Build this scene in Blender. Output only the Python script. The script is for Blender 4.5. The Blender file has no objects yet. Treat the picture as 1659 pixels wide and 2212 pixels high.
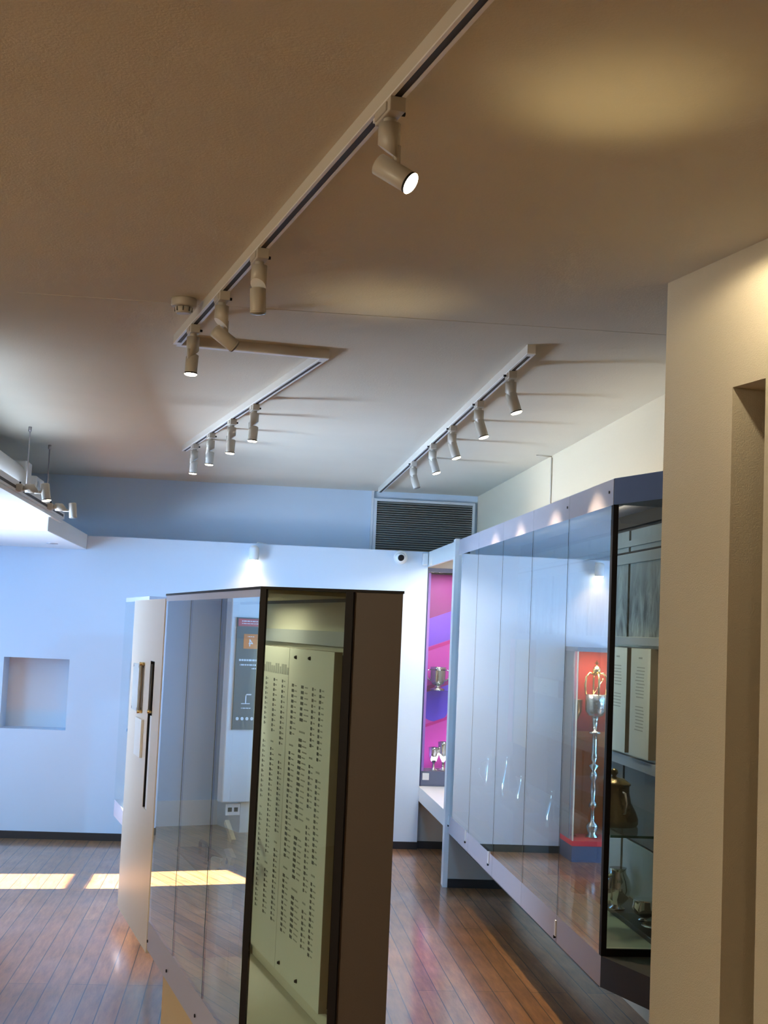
import bpy, bmesh, math, random
from mathutils import Vector, Matrix
random.seed(7)
scene = bpy.context.scene
COL = scene.collection
R = math.radians
CEIL = 2.94
WALL_Y = 11.3          # face of the low far wall
UP_Y = 11.7            # real back wall above it
CASE_X = 1.487         # glass plane of the long right showcase
RW_X = 1.95            # right wall

# ------------------------------------------------------------------ camera
cam_d = bpy.data.cameras.new('camera'); cam = bpy.data.objects.new('camera', cam_d); COL.objects.link(cam)
cam_d.sensor_fit = 'VERTICAL'; cam_d.sensor_height = 36.0
cam_d.lens = 2981.2 / 2212 * 36.0
_r = Vector((0.99399154, -0.10077653, 0.04271907)); _u = Vector((-0.0510225, -0.08130997, 0.99538203)); _f = Vector((0.09683766, 0.99158095, 0.08596329))
M = Matrix((( _r.x, _u.x, -_f.x, 0), (_r.y, _u.y, -_f.y, 0), (_r.z, _u.z, -_f.z, 1.75), (0, 0, 0, 1)))
cam.matrix_world = M
cam_d.clip_start = 0.05
scene.camera = cam

# ------------------------------------------------------------------ look, sky, sun, big lights
scene.view_settings.view_transform = 'Standard'
scene.view_settings.look = 'None'
scene.view_settings.gamma = 1.0
scene.view_settings.use_curve_mapping = False
scene.view_settings.exposure = 0.7
scene.cycles.caustics_reflective = False
scene.cycles.caustics_refractive = False
w = bpy.data.worlds.new('sky'); scene.world = w; w.use_nodes = True
w.node_tree.nodes['Background'].inputs[0].default_value = (0.45, 0.65, 1.0, 1)
w.node_tree.nodes['Background'].inputs[1].default_value = 1.0

def look_rot(d, up='Z'):
    return Vector(d).to_track_quat('-Z', 'Y').to_euler()
def light(name, kind, loc, d, energy, color, ydir=None, **kw):
    l = bpy.data.lights.new(name, kind); l.energy = energy; l.color = color
    for k, v in kw.items(): setattr(l, k, v)
    o = bpy.data.objects.new(name, l); COL.objects.link(o); o.location = loc
    o.rotation_euler = look_rot(d)
    if ydir:                                   # local y (the size_y side) laid along ydir
        z = -Vector(d).normalized(); y = Vector(ydir); y = (y - z * y.dot(z)).normalized(); x = y.cross(z)
        o.rotation_euler = Matrix(((x.x, y.x, z.x), (x.y, y.y, z.y), (x.z, y.z, z.z))).to_euler()
    return o

SUN_E = R(30)
light('sun', 'SUN', (-8, 8, 6), (math.cos(SUN_E), 0.14 * math.cos(SUN_E), -math.sin(SUN_E) * 1.01), 85, (1.0, 0.96, 0.9), angle=R(0.5))
BLUE = (0.14, 0.49, 1.0)
light('daylight_far', 'AREA', (-4.1, 10.45, 1.6), (1, 0.10, 0.0), 24, BLUE, shape='RECTANGLE', size=1.4, size_y=1.9, spread=R(120), ydir=(0,0,1))
light('daylight_near', 'AREA', (-4.1, 7.6, 1.6), (1, 0.66, -0.08), 42, BLUE, shape='RECTANGLE', size=1.6, size_y=1.9, spread=R(95), ydir=(0,0,1))
WARM = (1.0, 0.78, 0.50)
light('ceiling_fill_low', 'AREA', (-4.1, 8.3, 0.95), (1, 0.08, 0.46), 76, (0.62, 0.78, 1.0), ydir=(0, 0, 1), shape='RECTANGLE', size=1.0, size_y=1.1, spread=R(85))  # added low area lamp that lifts the far ceiling
light('blue_fill_left', 'SPOT', (-0.85, 7.2, 2.88), (1.3, 4.1, -1.8), 60, BLUE, spot_size=R(52), spot_blend=1.0, shadow_soft_size=0.15)  # added blue spot for the far wall, no opening up there
light('blue_fill_right', 'SPOT', (0.78, 6.4, 2.74), (-0.5, 4.9, -1.95), 120, BLUE, spot_size=R(66), spot_blend=1.0, shadow_soft_size=0.03)  # second added blue spot, reaches the wall behind the central showcase
light('warm_fill_left', 'AREA', (-3.0, 2.4, 2.75), (0.3, 0.25, -1), 55, (1.0, 0.86, 0.60), shape='RECTANGLE', size=0.5, size_y=0.5)  # added warm fill out of view, no fitting
light('warm_fill_rear', 'AREA', (0.3, -1.6, 2.8), (0, 0.25, -1), 12, (1.0, 0.86, 0.58), shape='RECTANGLE', size=0.5, size_y=0.5)  # added weak warm fill behind the camera, no fitting
light('showcase_top_light', 'AREA', (1.72, 7.6, 2.44), (0.9, 0, 1), 3, (1.0, 0.86, 0.62), shape='RECTANGLE', size=0.25, size_y=4.0, ydir=(0,1,0))

# ------------------------------------------------------------------ materials
def nt(name):
    m = bpy.data.materials.new(name); m.use_nodes = True
    return m, m.node_tree.nodes, m.node_tree.links, m.node_tree.nodes['Principled BSDF']
def mat(name, col, rough=0.5, metal=0.0, bump=0.0, scale=60, vary=0.0, emit=None, estr=0, spec=0.5):
    m, N, L, b = nt(name)
    b.inputs['Base Color'].default_value = (*col, 1); b.inputs['Roughness'].default_value = rough
    b.inputs['Metallic'].default_value = metal; b.inputs['Specular IOR Level'].default_value = spec
    if vary or bump:
        tc = N.new('ShaderNodeTexCoord'); no = N.new('ShaderNodeTexNoise'); no.inputs['Scale'].default_value = scale; no.inputs['Detail'].default_value = 5
        L.new(tc.outputs['Object'], no.inputs['Vector'])
        if vary:
            n2 = N.new('ShaderNodeTexNoise'); n2.inputs['Scale'].default_value = 2.2; n2.inputs['Detail'].default_value = 4
            L.new(tc.outputs['Object'], n2.inputs['Vector'])
            mx = N.new('ShaderNodeMix'); mx.data_type = 'RGBA'
            mx.inputs[6].default_value = (*[c * (1 - vary) for c in col], 1); mx.inputs[7].default_value = (*[min(1, c * (1 + vary)) for c in col], 1)
            L.new(n2.outputs['Fac'], mx.inputs[0]); L.new(mx.outputs[2], b.inputs['Base Color'])
        if bump:
            bp = N.new('ShaderNodeBump'); bp.inputs['Strength'].default_value = bump; bp.inputs['Distance'].default_value = 0.004
            L.new(no.outputs['Fac'], bp.inputs['Height']); L.new(bp.outputs[0], b.inputs['Normal'])
    if emit:
        b.inputs['Emission Color'].default_value = (*emit, 1); b.inputs['Emission Strength'].default_value = estr
    return m
def glass(name, tint, r0=0.07, power=2.0):
    """clear sheet: mirror share rises towards grazing view, the rest passes straight through"""
    m = bpy.data.materials.new(name); m.use_nodes = True; N = m.node_tree.nodes; L = m.node_tree.links; N.clear()
    out = N.new('ShaderNodeOutputMaterial'); mix = N.new('ShaderNodeMixShader'); tr = N.new('ShaderNodeBsdfTransparent'); gl = N.new('ShaderNodeBsdfGlossy')
    gl.inputs['Roughness'].default_value = 0.0; gl.inputs['Color'].default_value = (0.96, 0.98, 1.0, 1); tr.inputs['Color'].default_value = (*tint, 1)
    ge = N.new('ShaderNodeNewGeometry'); dt = N.new('ShaderNodeVectorMath'); dt.operation = 'DOT_PRODUCT'
    L.new(ge.outputs['Incoming'], dt.inputs[0]); L.new(ge.outputs['Normal'], dt.inputs[1])
    def mth(op, a, b=None):
        n = N.new('ShaderNodeMath'); n.operation = op
        for i, v in enumerate((a, b)):
            if v is None: continue
            if isinstance(v, (int, float)): n.inputs[i].default_value = v
            else: L.new(v, n.inputs[i])
        return n.outputs[0]
    c = mth('ABSOLUTE', dt.outputs['Value']); o = mth('SUBTRACT', 1.0, c); p = mth('POWER', o, power)
    f = mth('ADD', mth('MULTIPLY', p, 1 - r0), r0); f = mth('MULTIPLY', f, mth('SUBTRACT', 1.0, ge.outputs['Backfacing']))
    L.new(f, mix.inputs[0]); L.new(tr.outputs[0], mix.inputs[1]); L.new(gl.outputs[0], mix.inputs[2]); L.new(mix.outputs[0], out.inputs[0])
    return m
def wood_floor():
    m, N, L, b = nt('worn_timber_floor')
    tc = N.new('ShaderNodeTexCoord'); sp = N.new('ShaderNodeSeparateXYZ'); cb = N.new('ShaderNodeCombineXYZ')
    L.new(tc.outputs['Object'], sp.inputs[0]); L.new(sp.outputs['Y'], cb.inputs['X']); L.new(sp.outputs['X'], cb.inputs['Y'])
    br = N.new('ShaderNodeTexBrick'); br.inputs['Scale'].default_value = 1.0; br.inputs['Brick Width'].default_value = 2.3; br.inputs['Row Height'].default_value = 0.094
    br.inputs['Mortar Size'].default_value = 0.0026; br.inputs['Mortar Smooth'].default_value = 0.2; br.offset = 0.37; br.offset_frequency = 3
    br.inputs['Color1'].default_value = (0.0, 0.0, 0.0, 1); br.inputs['Color2'].default_value = (1, 1, 1, 1); br.inputs['Mortar'].default_value = (0.5, 0.5, 0.5, 1)
    L.new(cb.outputs[0], br.inputs['Vector'])
    mp = N.new('ShaderNodeMapping'); mp.inputs['Scale'].default_value = (14, 1.6, 1); L.new(tc.outputs['Object'], mp.inputs[0])
    gr = N.new('ShaderNodeTexNoise'); gr.inputs['Scale'].default_value = 2.5; gr.inputs['Detail'].default_value = 8; gr.inputs['Roughness'].default_value = 0.65; L.new(mp.outputs[0], gr.inputs['Vector'])
    we = N.new('ShaderNodeTexNoise'); we.inputs['Scale'].default_value = 2.3; we.inputs['Detail'].default_value = 2; L.new(tc.outputs['Object'], we.inputs['Vector'])
    r1 = N.new('ShaderNodeValToRGB'); r1.color_ramp.elements[0].color = (0.15, 0.062, 0.022, 1); r1.color_ramp.elements[1].color = (0.50, 0.235, 0.075, 1)
    r1.color_ramp.elements[0].position = 0.25; r1.color_ramp.elements[1].position = 0.75
    L.new(gr.outputs['Fac'], r1.inputs[0])
    a = N.new('ShaderNodeMix'); a.data_type = 'RGBA'; a.blend_type = 'MULTIPLY'; a.inputs[0].default_value = 0.35
    L.new(r1.outputs[0], a.inputs[6]); L.new(br.outputs['Color'], a.inputs[7])
    gp = N.new('ShaderNodeMix'); gp.data_type = 'RGBA'; gp.inputs[7].default_value = (0.012, 0.007, 0.005, 1)
    L.new(br.outputs['Fac'], gp.inputs[0]); L.new(a.outputs[2], gp.inputs[6]); L.new(gp.outputs[2], b.inputs['Base Color'])
    rr = N.new('ShaderNodeMapRange'); rr.inputs[1].default_value = 0.3; rr.inputs[2].default_value = 0.7; rr.inputs[3].default_value = 0.36; rr.inputs[4].default_value = 0.46
    L.new(we.outputs['Fac'], rr.inputs[0]); L.new(rr.outputs[0], b.inputs['Roughness'])
    hb = N.new('ShaderNodeMath'); hb.operation = 'MULTIPLY'; hb.inputs[1].default_value = -1.0; L.new(br.outputs['Fac'], hb.inputs[0])
    bp = N.new('ShaderNodeBump'); bp.inputs['Strength'].default_value = 0.12; bp.inputs['Distance'].default_value = 0.002
    L.new(hb.outputs[0], bp.inputs['Height']); L.new(bp.outputs[0], b.inputs['Normal'])
    b.inputs['Specular IOR Level'].default_value = 0.5
    b.inputs['Coat Weight'].default_value = 0.8; b.inputs['Coat Roughness'].default_value = 0.12
    return m

M_ = dict(
    floor=wood_floor(),
    ceil=mat('ceiling_paint', (0.72, 0.69, 0.60), 0.85, bump=0.25, scale=140, vary=0.05),
    wall=mat('white_wall_paint', (0.74, 0.75, 0.76), 0.7, bump=0.12, scale=90, vary=0.02),
    walldaylit=mat('wall_paint_daylight_tint', (0.64, 0.73, 0.84), 0.7, bump=0.12, scale=90, vary=0.02),  # white wall with the blue of the daylight mixed into its colour
    wallwarm=mat('cream_wall_paint', (0.66, 0.59, 0.46), 0.8, bump=0.5, scale=240, vary=0.04),
    base=mat('dark_skirting', (0.02, 0.018, 0.02), 0.4),
    white=mat('white_gloss_trim', (0.82, 0.82, 0.82), 0.3),
    track=mat('track_paint', (0.62, 0.58, 0.52), 0.45),
    lip=mat('track_lip', (0.85, 0.85, 0.86), 0.3),
    slot=mat('track_slot', (0.02, 0.012, 0.012), 0.6),
    lamp=mat('lamp_housing', (0.5, 0.46, 0.40), 0.4),
    black=mat('black_plastic', (0.006, 0.004, 0.005), 0.6, spec=0.3),
    lens=mat('lit_lens', (1, 0.9, 0.7), 0.3, emit=(1.0, 0.86, 0.58), estr=14),
    lensoff=mat('unlit_lens', (0.25, 0.24, 0.22), 0.2),
    alu=mat('satin_grey_metal', (0.42, 0.40, 0.43), 0.35, metal=0.75),
    rail=mat('lilac_grey_metal', (0.50, 0.48, 0.54), 0.42, metal=0.4),
    navy=mat('navy_fascia', (0.03, 0.045, 0.12), 0.45),
    dark=mat('dark_brown_panel', (0.075, 0.055, 0.043), 0.5, bump=0.15, scale=200),
    deepgrey=mat('charcoal_panel', (0.05, 0.047, 0.043), 0.45),
    glass=glass('clear_glass', (0.90, 0.96, 0.945), 0.07, 1.6),
    glassr=glass('wall_case_glass', (0.80, 0.87, 0.87), 0.16, 1.15),
    glassc=glass('case_glass', (0.90, 0.96, 0.94), 0.05, 1.6),
    shelfg=glass('shelf_glass', (0.75, 0.9, 0.85), 0.1, 3.0),
    plex=glass('perspex', (0.92, 0.95, 0.95), 0.1, 3.0),
    cream=mat('cream_case_lining', (0.58, 0.56, 0.46), 0.7),
    paper=mat('text_board_face', (0.62, 0.63, 0.56), 0.6),
    print_=mat('grey_print', (0.07, 0.075, 0.065), 0.7),
    print2=mat('pale_print', (0.30, 0.31, 0.27), 0.7),
    boardside=mat('board_edge_brown', (0.22, 0.17, 0.12), 0.6),
    plinth=mat('tan_plinth', (0.62, 0.47, 0.27), 0.7),
    panelw=mat('pale_panel', (0.70, 0.62, 0.52), 0.32, vary=0.03),
    lowgrey=mat('slate_grey_panel', (0.11, 0.12, 0.12), 0.5),
    grey=mat('mid_grey', (0.32, 0.34, 0.36), 0.6),
    satin=mat('satin_silver', (0.9, 0.9, 0.88), 0.35, metal=0.2),
    silver=mat('polished_silver', (0.85, 0.84, 0.8), 0.12, metal=1.0),
    gilt=mat('silver_gilt', (0.80, 0.60, 0.28), 0.18, metal=1.0),
    red=mat('red_backing', (0.42, 0.045, 0.03), 0.7),
    orange=mat('orange_backing', (0.62, 0.2, 0.05), 0.7),
    pinkp=mat('rose_panel', (0.75, 0.25, 0.35), 0.6),
    tan=mat('tan_panel', (0.72, 0.52, 0.3), 0.6),
    ivory=mat('ivory', (0.8, 0.74, 0.58), 0.35),
    duct=mat('white_duct', (0.76, 0.78, 0.8), 0.45),
    grille=mat('grille_slat', (0.45, 0.43, 0.38), 0.5, metal=0.0),
    void=mat('grille_void', (0.012, 0.012, 0.01), 0.8),
    signgrey=mat('sign_grey', (0.17, 0.155, 0.14), 0.6),
    signred=mat('sign_red', (0.6, 0.14, 0.14), 0.6),
    signor=mat('sign_orange', (0.8, 0.25, 0.06), 0.6),
    ink=mat('white_ink', (0.85, 0.85, 0.85), 0.6),
    sidegrey=mat('cabinet_side_grey', (0.28, 0.28, 0.29), 0.5),
    slate=mat('slate_blue_panel', (0.12, 0.14, 0.22), 0.45),
    canvas=mat('stone_grey_mural', (0.34, 0.37, 0.36), 0.7, vary=0.12),
)
def mural_mat():
    m, N, L, b = nt('grey_engraving_mural')
    tc = N.new('ShaderNodeTexCoord'); mp = N.new('ShaderNodeMapping'); mp.inputs['Scale'].default_value = (1, 1, 0.45); L.new(tc.outputs['Object'], mp.inputs[0])
    n1 = N.new('ShaderNodeTexNoise'); n1.inputs['Scale'].default_value = 7; n1.inputs['Detail'].default_value = 9; n1.inputs['Roughness'].default_value = 0.7; n1.inputs['Distortion'].default_value = 1.0; L.new(mp.outputs[0], n1.inputs['Vector'])
    sp = N.new('ShaderNodeSeparateXYZ'); L.new(tc.outputs['Object'], sp.inputs[0])
    # the printed scene is busier towards its foot
    mr = N.new('ShaderNodeMapRange'); mr.inputs[1].default_value = 2.2; mr.inputs[2].default_value = 1.9; mr.inputs[3].default_value = 0.1; mr.inputs[4].default_value = 1.0; L.new(sp.outputs['Z'], mr.inputs[0])
    rp = N.new('ShaderNodeValToRGB'); rp.color_ramp.elements[0].position = 0.40; rp.color_ramp.elements[1].position = 0.62
    rp.color_ramp.elements[0].color = (0.10, 0.115, 0.12, 1); rp.color_ramp.elements[1].color = (0.46, 0.5, 0.47, 1); L.new(n1.outputs['Fac'], rp.inputs[0])
    mx = N.new('ShaderNodeMix'); mx.data_type = 'RGBA'; mx.inputs[6].default_value = (0.34, 0.38, 0.37, 1); L.new(mr.outputs[0], mx.inputs[0]); L.new(rp.outputs[0], mx.inputs[7])
    L.new(mx.outputs[2], b.inputs['Base Color']); b.inputs['Roughness'].default_value = 0.7
    return m
M_['mural'] = mural_mat()

# ------------------------------------------------------------------ mesh helpers
class MB:
    def __init__(s): s.bm = bmesh.new()
    def _mat(s, verts, mi):
        fs = set()
        for v in verts: fs.update(v.link_faces)
        for f in fs: f.material_index = mi
    def box(s, x0, x1, y0, y1, z0, z1, mi=0, T=None):
        T = T or Matrix()
        vs = [s.bm.verts.new(T @ Vector((x, y, z))) for z in (z0, z1) for y in (y0, y1) for x in (x0, x1)]
        for q in ((0, 2, 3, 1), (4, 5, 7, 6), (0, 1, 5, 4), (2, 6, 7, 3), (0, 4, 6, 2), (1, 3, 7, 5)):
            f = s.bm.faces.new([vs[i] for i in q]); f.material_index = mi
        return s
    def prism(s, pts, z0, z1, mi=0, T=None):
        T = T or Matrix(); n = len(pts)
        lo = [s.bm.verts.new(T @ Vector((x, y, z0))) for x, y in pts]; hi = [s.bm.verts.new(T @ Vector((x, y, z1))) for x, y in pts]
        fs = [s.bm.faces.new(lo[::-1]), s.bm.faces.new(hi)] + [s.bm.faces.new((lo[i], lo[(i + 1) % n], hi[(i + 1) % n], hi[i])) for i in range(n)]
        for f in fs: f.material_index = mi
        return s
    def lathe(s, prof, T=None, seg=28, mi=0, cap=True):
        T = T or Matrix(); rings = []
        for r, z in prof:
            rings.append([s.bm.verts.new(T @ Vector((r * math.cos(2 * math.pi * i / seg), r * math.sin(2 * math.pi * i / seg), z))) for i in range(seg)])
        for a, b in zip(rings, rings[1:]):
            for i in range(seg):
                f = s.bm.faces.new((a[i], a[(i + 1) % seg], b[(i + 1) % seg], b[i])); f.material_index = mi; f.smooth = True
        if cap:
            for rg, rev in ((rings[0], True), (rings[-1], False)):
                f = s.bm.faces.new(rg[::-1] if rev else rg); f.material_index = mi
        return s
    def tube(s, pts, r, seg=10, mi=0, taper=None):
        pts = [Vector(p) for p in pts]; rings = []
        prev = None
        for i, p in enumerate(pts):
            d = (pts[min(i + 1, len(pts) - 1)] - pts[max(i - 1, 0)]).normalized()
            if prev is None:
                a = Vector((0, 0, 1)) if abs(d.z) < .9 else Vector((1, 0, 0)); n = d.cross(a).normalized()
            else: n = (prev - d * prev.dot(d)).normalized()
            prev = n; b = d.cross(n); rr = r if taper is None else taper[i]
            rings.append([s.bm.verts.new(p + (n * math.cos(2 * math.pi * k / seg) + b * math.sin(2 * math.pi * k / seg)) * rr) for k in range(seg)])
        for A, B in zip(rings, rings[1:]):
            for k in range(seg):
                f = s.bm.faces.new((A[k], A[(k + 1) % seg], B[(k + 1) % seg], B[k])); f.material_index = mi; f.smooth = True
        s.bm.faces.new(rings[0][::-1]).material_index = mi; s.bm.faces.new(rings[-1]).material_index = mi
        return s
    def build(s, name, mats, parent=None, bevel=0, bseg=2):
        me = bpy.data.meshes.new(name); bmesh.ops.recalc_face_normals(s.bm, faces=s.bm.faces); s.bm.to_mesh(me); s.bm.free()
        for m in (mats if isinstance(mats, (list, tuple)) else [mats]): me.materials.append(M_[m] if isinstance(m, str) else m)
        o = bpy.data.objects.new(name, me); COL.objects.link(o)
        if parent:
            o.parent = parent; o.matrix_parent_inverse = parent.matrix_basis.inverted()
        if bevel:
            b = o.modifiers.new('bevel', 'BEVEL'); b.width = bevel; b.segments = bseg; b.limit_method = 'ANGLE'; b.angle_limit = R(40)
        return o
def tag(o, label=None, cat=None, group=None, kind=None):
    for k, v in (('label', label), ('category', cat), ('group', group), ('kind', kind)):
        if v: o[k] = v
    return o
def thing(name, loc, label, cat, group=None):
    o = bpy.data.objects.new(name, None); COL.objects.link(o); o.location = loc; o.empty_display_size = 0.1
    return tag(o, label, cat, group)
def struct(o): o['kind'] = 'structure'; return o
def copy_tree(o, parent=None):
    c = o.copy(); COL.objects.link(c)
    if parent: c.parent = parent
    for ch in o.children: copy_tree(ch, c)
    return c
def frame(origin, ex, ez=(0, 0, 1)):
    ex = Vector(ex).normalized(); ez = Vector(ez).normalized(); ey = ez.cross(ex).normalized()
    m = Matrix((( ex.x, ey.x, ez.x, origin[0]), (ex.y, ey.y, ez.y, origin[1]), (ex.z, ey.z, ez.z, origin[2]), (0, 0, 0, 1)))
    return m
def axis_frame(origin, ez):
    ez = Vector(ez).normalized(); a = Vector((1, 0, 0)) if abs(ez.x) < .9 else Vector((0, 1, 0))
    ex = (a - ez * a.dot(ez)).normalized(); return frame(origin, ex, ez)

TH = R(12.04586)
V = Vector((-math.sin(TH), math.cos(TH), 0)); NN = Vector((math.cos(TH), math.sin(TH), 0))

# ================================================================== THE ROOM
struct(MB().box(-4.6, 3.6, -3.2, 12.0, -0.1, 0).build('floor', 'floor'))
struct(MB().box(-4.6, 3.6, -3.2, 12.0, CEIL, CEIL + 0.1).build('ceiling', 'ceil'))
struct(MB().box(-0.9, 2.1, 5.135, 5.142, CEIL - 0.0012, CEIL).build('trim_1', 'ceil'))   # plasterboard joint, just proud of the ceiling
# low far wall with its recess
b = MB(); y0, y1 = WALL_Y, WALL_Y + 0.32
b.box(-2.37, -1.885, y0, y1, 0, 2.416).box(-1.885, -1.37, y0, y1, 0, 0.855).box(-1.885, -1.37, y0, y1, 1.418, 2.416).box(-1.37, CASE_X, y0, y1, 0, 2.416)
b.box(-1.885, -1.37, y0 + 0.27, y1, 0.855, 1.418, 1)
struct(b.build('wall_back', ['walldaylit', 'wall']))
struct(MB().box(-2.37, CASE_X, WALL_Y - 0.012, WALL_Y, 0, 0.058).box(CASE_X, RW_X, 11.34, WALL_Y + 0.06, 0, 0.058).build('baseboard_back', 'base'))
# upper back wall, above and behind
struct(MB().box(-1.86, RW_X, UP_Y, UP_Y + 0.1, 0, CEIL).build('wall_back_upper', 'walldaylit'))
struct(MB().box(1.03, 1.05, UP_Y - 0.02, UP_Y, 2.3, CEIL).build('trim_2', 'wall'))
struct(MB().box(-4.2, -2.3, 11.75, 11.85, 0, CEIL).build('wall_alcove', 'walldaylit'))
struct(MB().box(-4.2, -2.37, 11.735, 11.75, 0, 0.215).build('baseboard_alcove', 'white'))
# upper left downstand beside the raft
struct(MB().box(-2.1, -1.86, 5.0, 11.74, 2.55, CEIL).build('wall_downstand', 'wall'))
struct(MB().box(RW_X, RW_X + 0.1, 4.4, 12.0, 0, CEIL).build('wall_right', mat('warm_white_paint', (0.66, 0.57, 0.42), 0.75, bump=0.1, scale=90)))
struct(MB().box(-4.6, 3.6, -3.1, -3.0, 0, CEIL).build('wall_front', 'wallwarm'))
# left wall with three window openings
b = MB(); X0, X1 = -4.26, -4.2
def sunY(y): return y
wins = [(5.7, 8.3, 0.65, 2.55), (8.835, 9.375, 1.1, 2.74), (9.75, 11.15, 0.65, 2.55)]
ys = [-3.1] + [v for wn in wins for v in wn[:2]] + [12.0]
for i in range(0, len(ys), 2): b.box(X0, X1, ys[i], ys[i + 1], 0, CEIL)
for a, c, z0, z1 in wins: b.box(X0, X1, a, c, 0, z0).box(X0, X1, a, c, z1, CEIL)
struct(b.build('wall_left', 'wall'))
for i, (a, c, z0, z1) in enumerate(wins):
    b = MB(); t = 0.02 if i == 1 else 0.05
    for bx in ((a - .03, a + (0 if i == 1 else t), z0 - .03, z1 + .03), (c - (0 if i == 1 else t), c + .03, z0 - .03, z1 + .03), (a, c, z0 - .05, z0), (a, c, z1, z1 + .03)):
        b.box(-4.2, -4.17, *bx)
    if i == 1: b.box(-4.24, -4.2, a, c, 1.842, 1.91).box(-4.24, -4.2, a, c, 2.33, 2.50)  # upper bar added to keep sun off the far showcase base
    else: b.box(-4.24, -4.2, a, c, 1.6, 1.64).box(-4.24, -4.2, (a + c) / 2 - .02, (a + c) / 2 + .02, z0, z1); b.box(-4.256, -4.25, a, c, z0, z1)  # last box: opaque pane added to shut the sun out
    struct(b.build('window_%d' % (i + 1), 'white'))
# near wall on the right, with its tall slot niche
P0 = Vector((1.342, 4.387, 0)); T = frame(P0, -V)           # x runs towards the viewer, y = world right-ish
sgn = 1 if (T.to_3x3() @ Vector((0, 1, 0))).dot(NN) > 0 else -1
def nb(b, u0, u1, w0, w1, z0, z1):
    a, c = sorted((sgn * w0, sgn * w1)); b.box(u0, u1, a, c, z0, z1, 0, T)
b = MB(); D = 0.34
nb(b, 0.0, 0.41, 0, 0.7, 0, CEIL); nb(b, 0.41, 0.585, 0, D, 0, 0.55); nb(b, 0.41, 0.585, 0, D, 2.526, CEIL); nb(b, 0.41, 0.585, D, 0.7, 0, CEIL); nb(b, 0.585, 7.6, 0, 0.7, 0, CEIL)
bmesh.ops.remove_doubles(b.bm, verts=b.bm.verts, dist=1e-5)
struct(b.build('wall_near_right', 'wallwarm'))

# ================================================================== TRACKS AND LAMPS
def make_track(name, A, B, label, slot=True, ends=0.02):
    A = Vector(A); B = Vector(B); L = (B - A).length; T = frame(A, B - A)
    t = thing(name, A, label, 'lighting track')
    MB().box(0, L, -0.017, 0.017, 0.0045, 0.04, 0, T).build('rail_body', 'track', t)
    if slot:
        MB().box(0.0, L, -0.0172, -0.0085, 0, 0.0045, 0, T).box(0.0, L, 0.0085, 0.0172, 0, 0.0045, 0, T).box(0, 0.05, -0.0085, 0.0085, 0, 0.0045, 0, T).build('lip', 'lip', t)
        MB().box(0.05, L, -0.0084, 0.0084, 0.002, 0.0046, 0, T).build('slot', 'slot', t)
    else: MB().box(0.0, L, -0.017, 0.017, 0, 0.0045, 0, T).build('lip', 'lip', t)
    return t
TZ = 2.90
A1 = Vector((-0.335, 5.729, TZ)); B1 = A1 - V * 6.2
make_track('lighting_track', A1, B1, 'long white lighting track running diagonally over the room to the top of the photo')
A2 = Vector((0.282, 5.862, TZ)); B2 = A2 + V * 3.55
make_track('lighting_track', A1 + V * 0.018, A2 - V * 0.02 + NN * 0.017, 'short plain cross rail joining the two parallel lighting tracks', slot=False)
make_track('lighting_track', A2, B2, 'white lighting track with four lit spotlights in front of the far wall')
make_track('lighting_track', (1.11, 5.468, TZ), (1.075, 11.42, TZ), 'white lighting track above the long glass showcase on the right')

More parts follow.
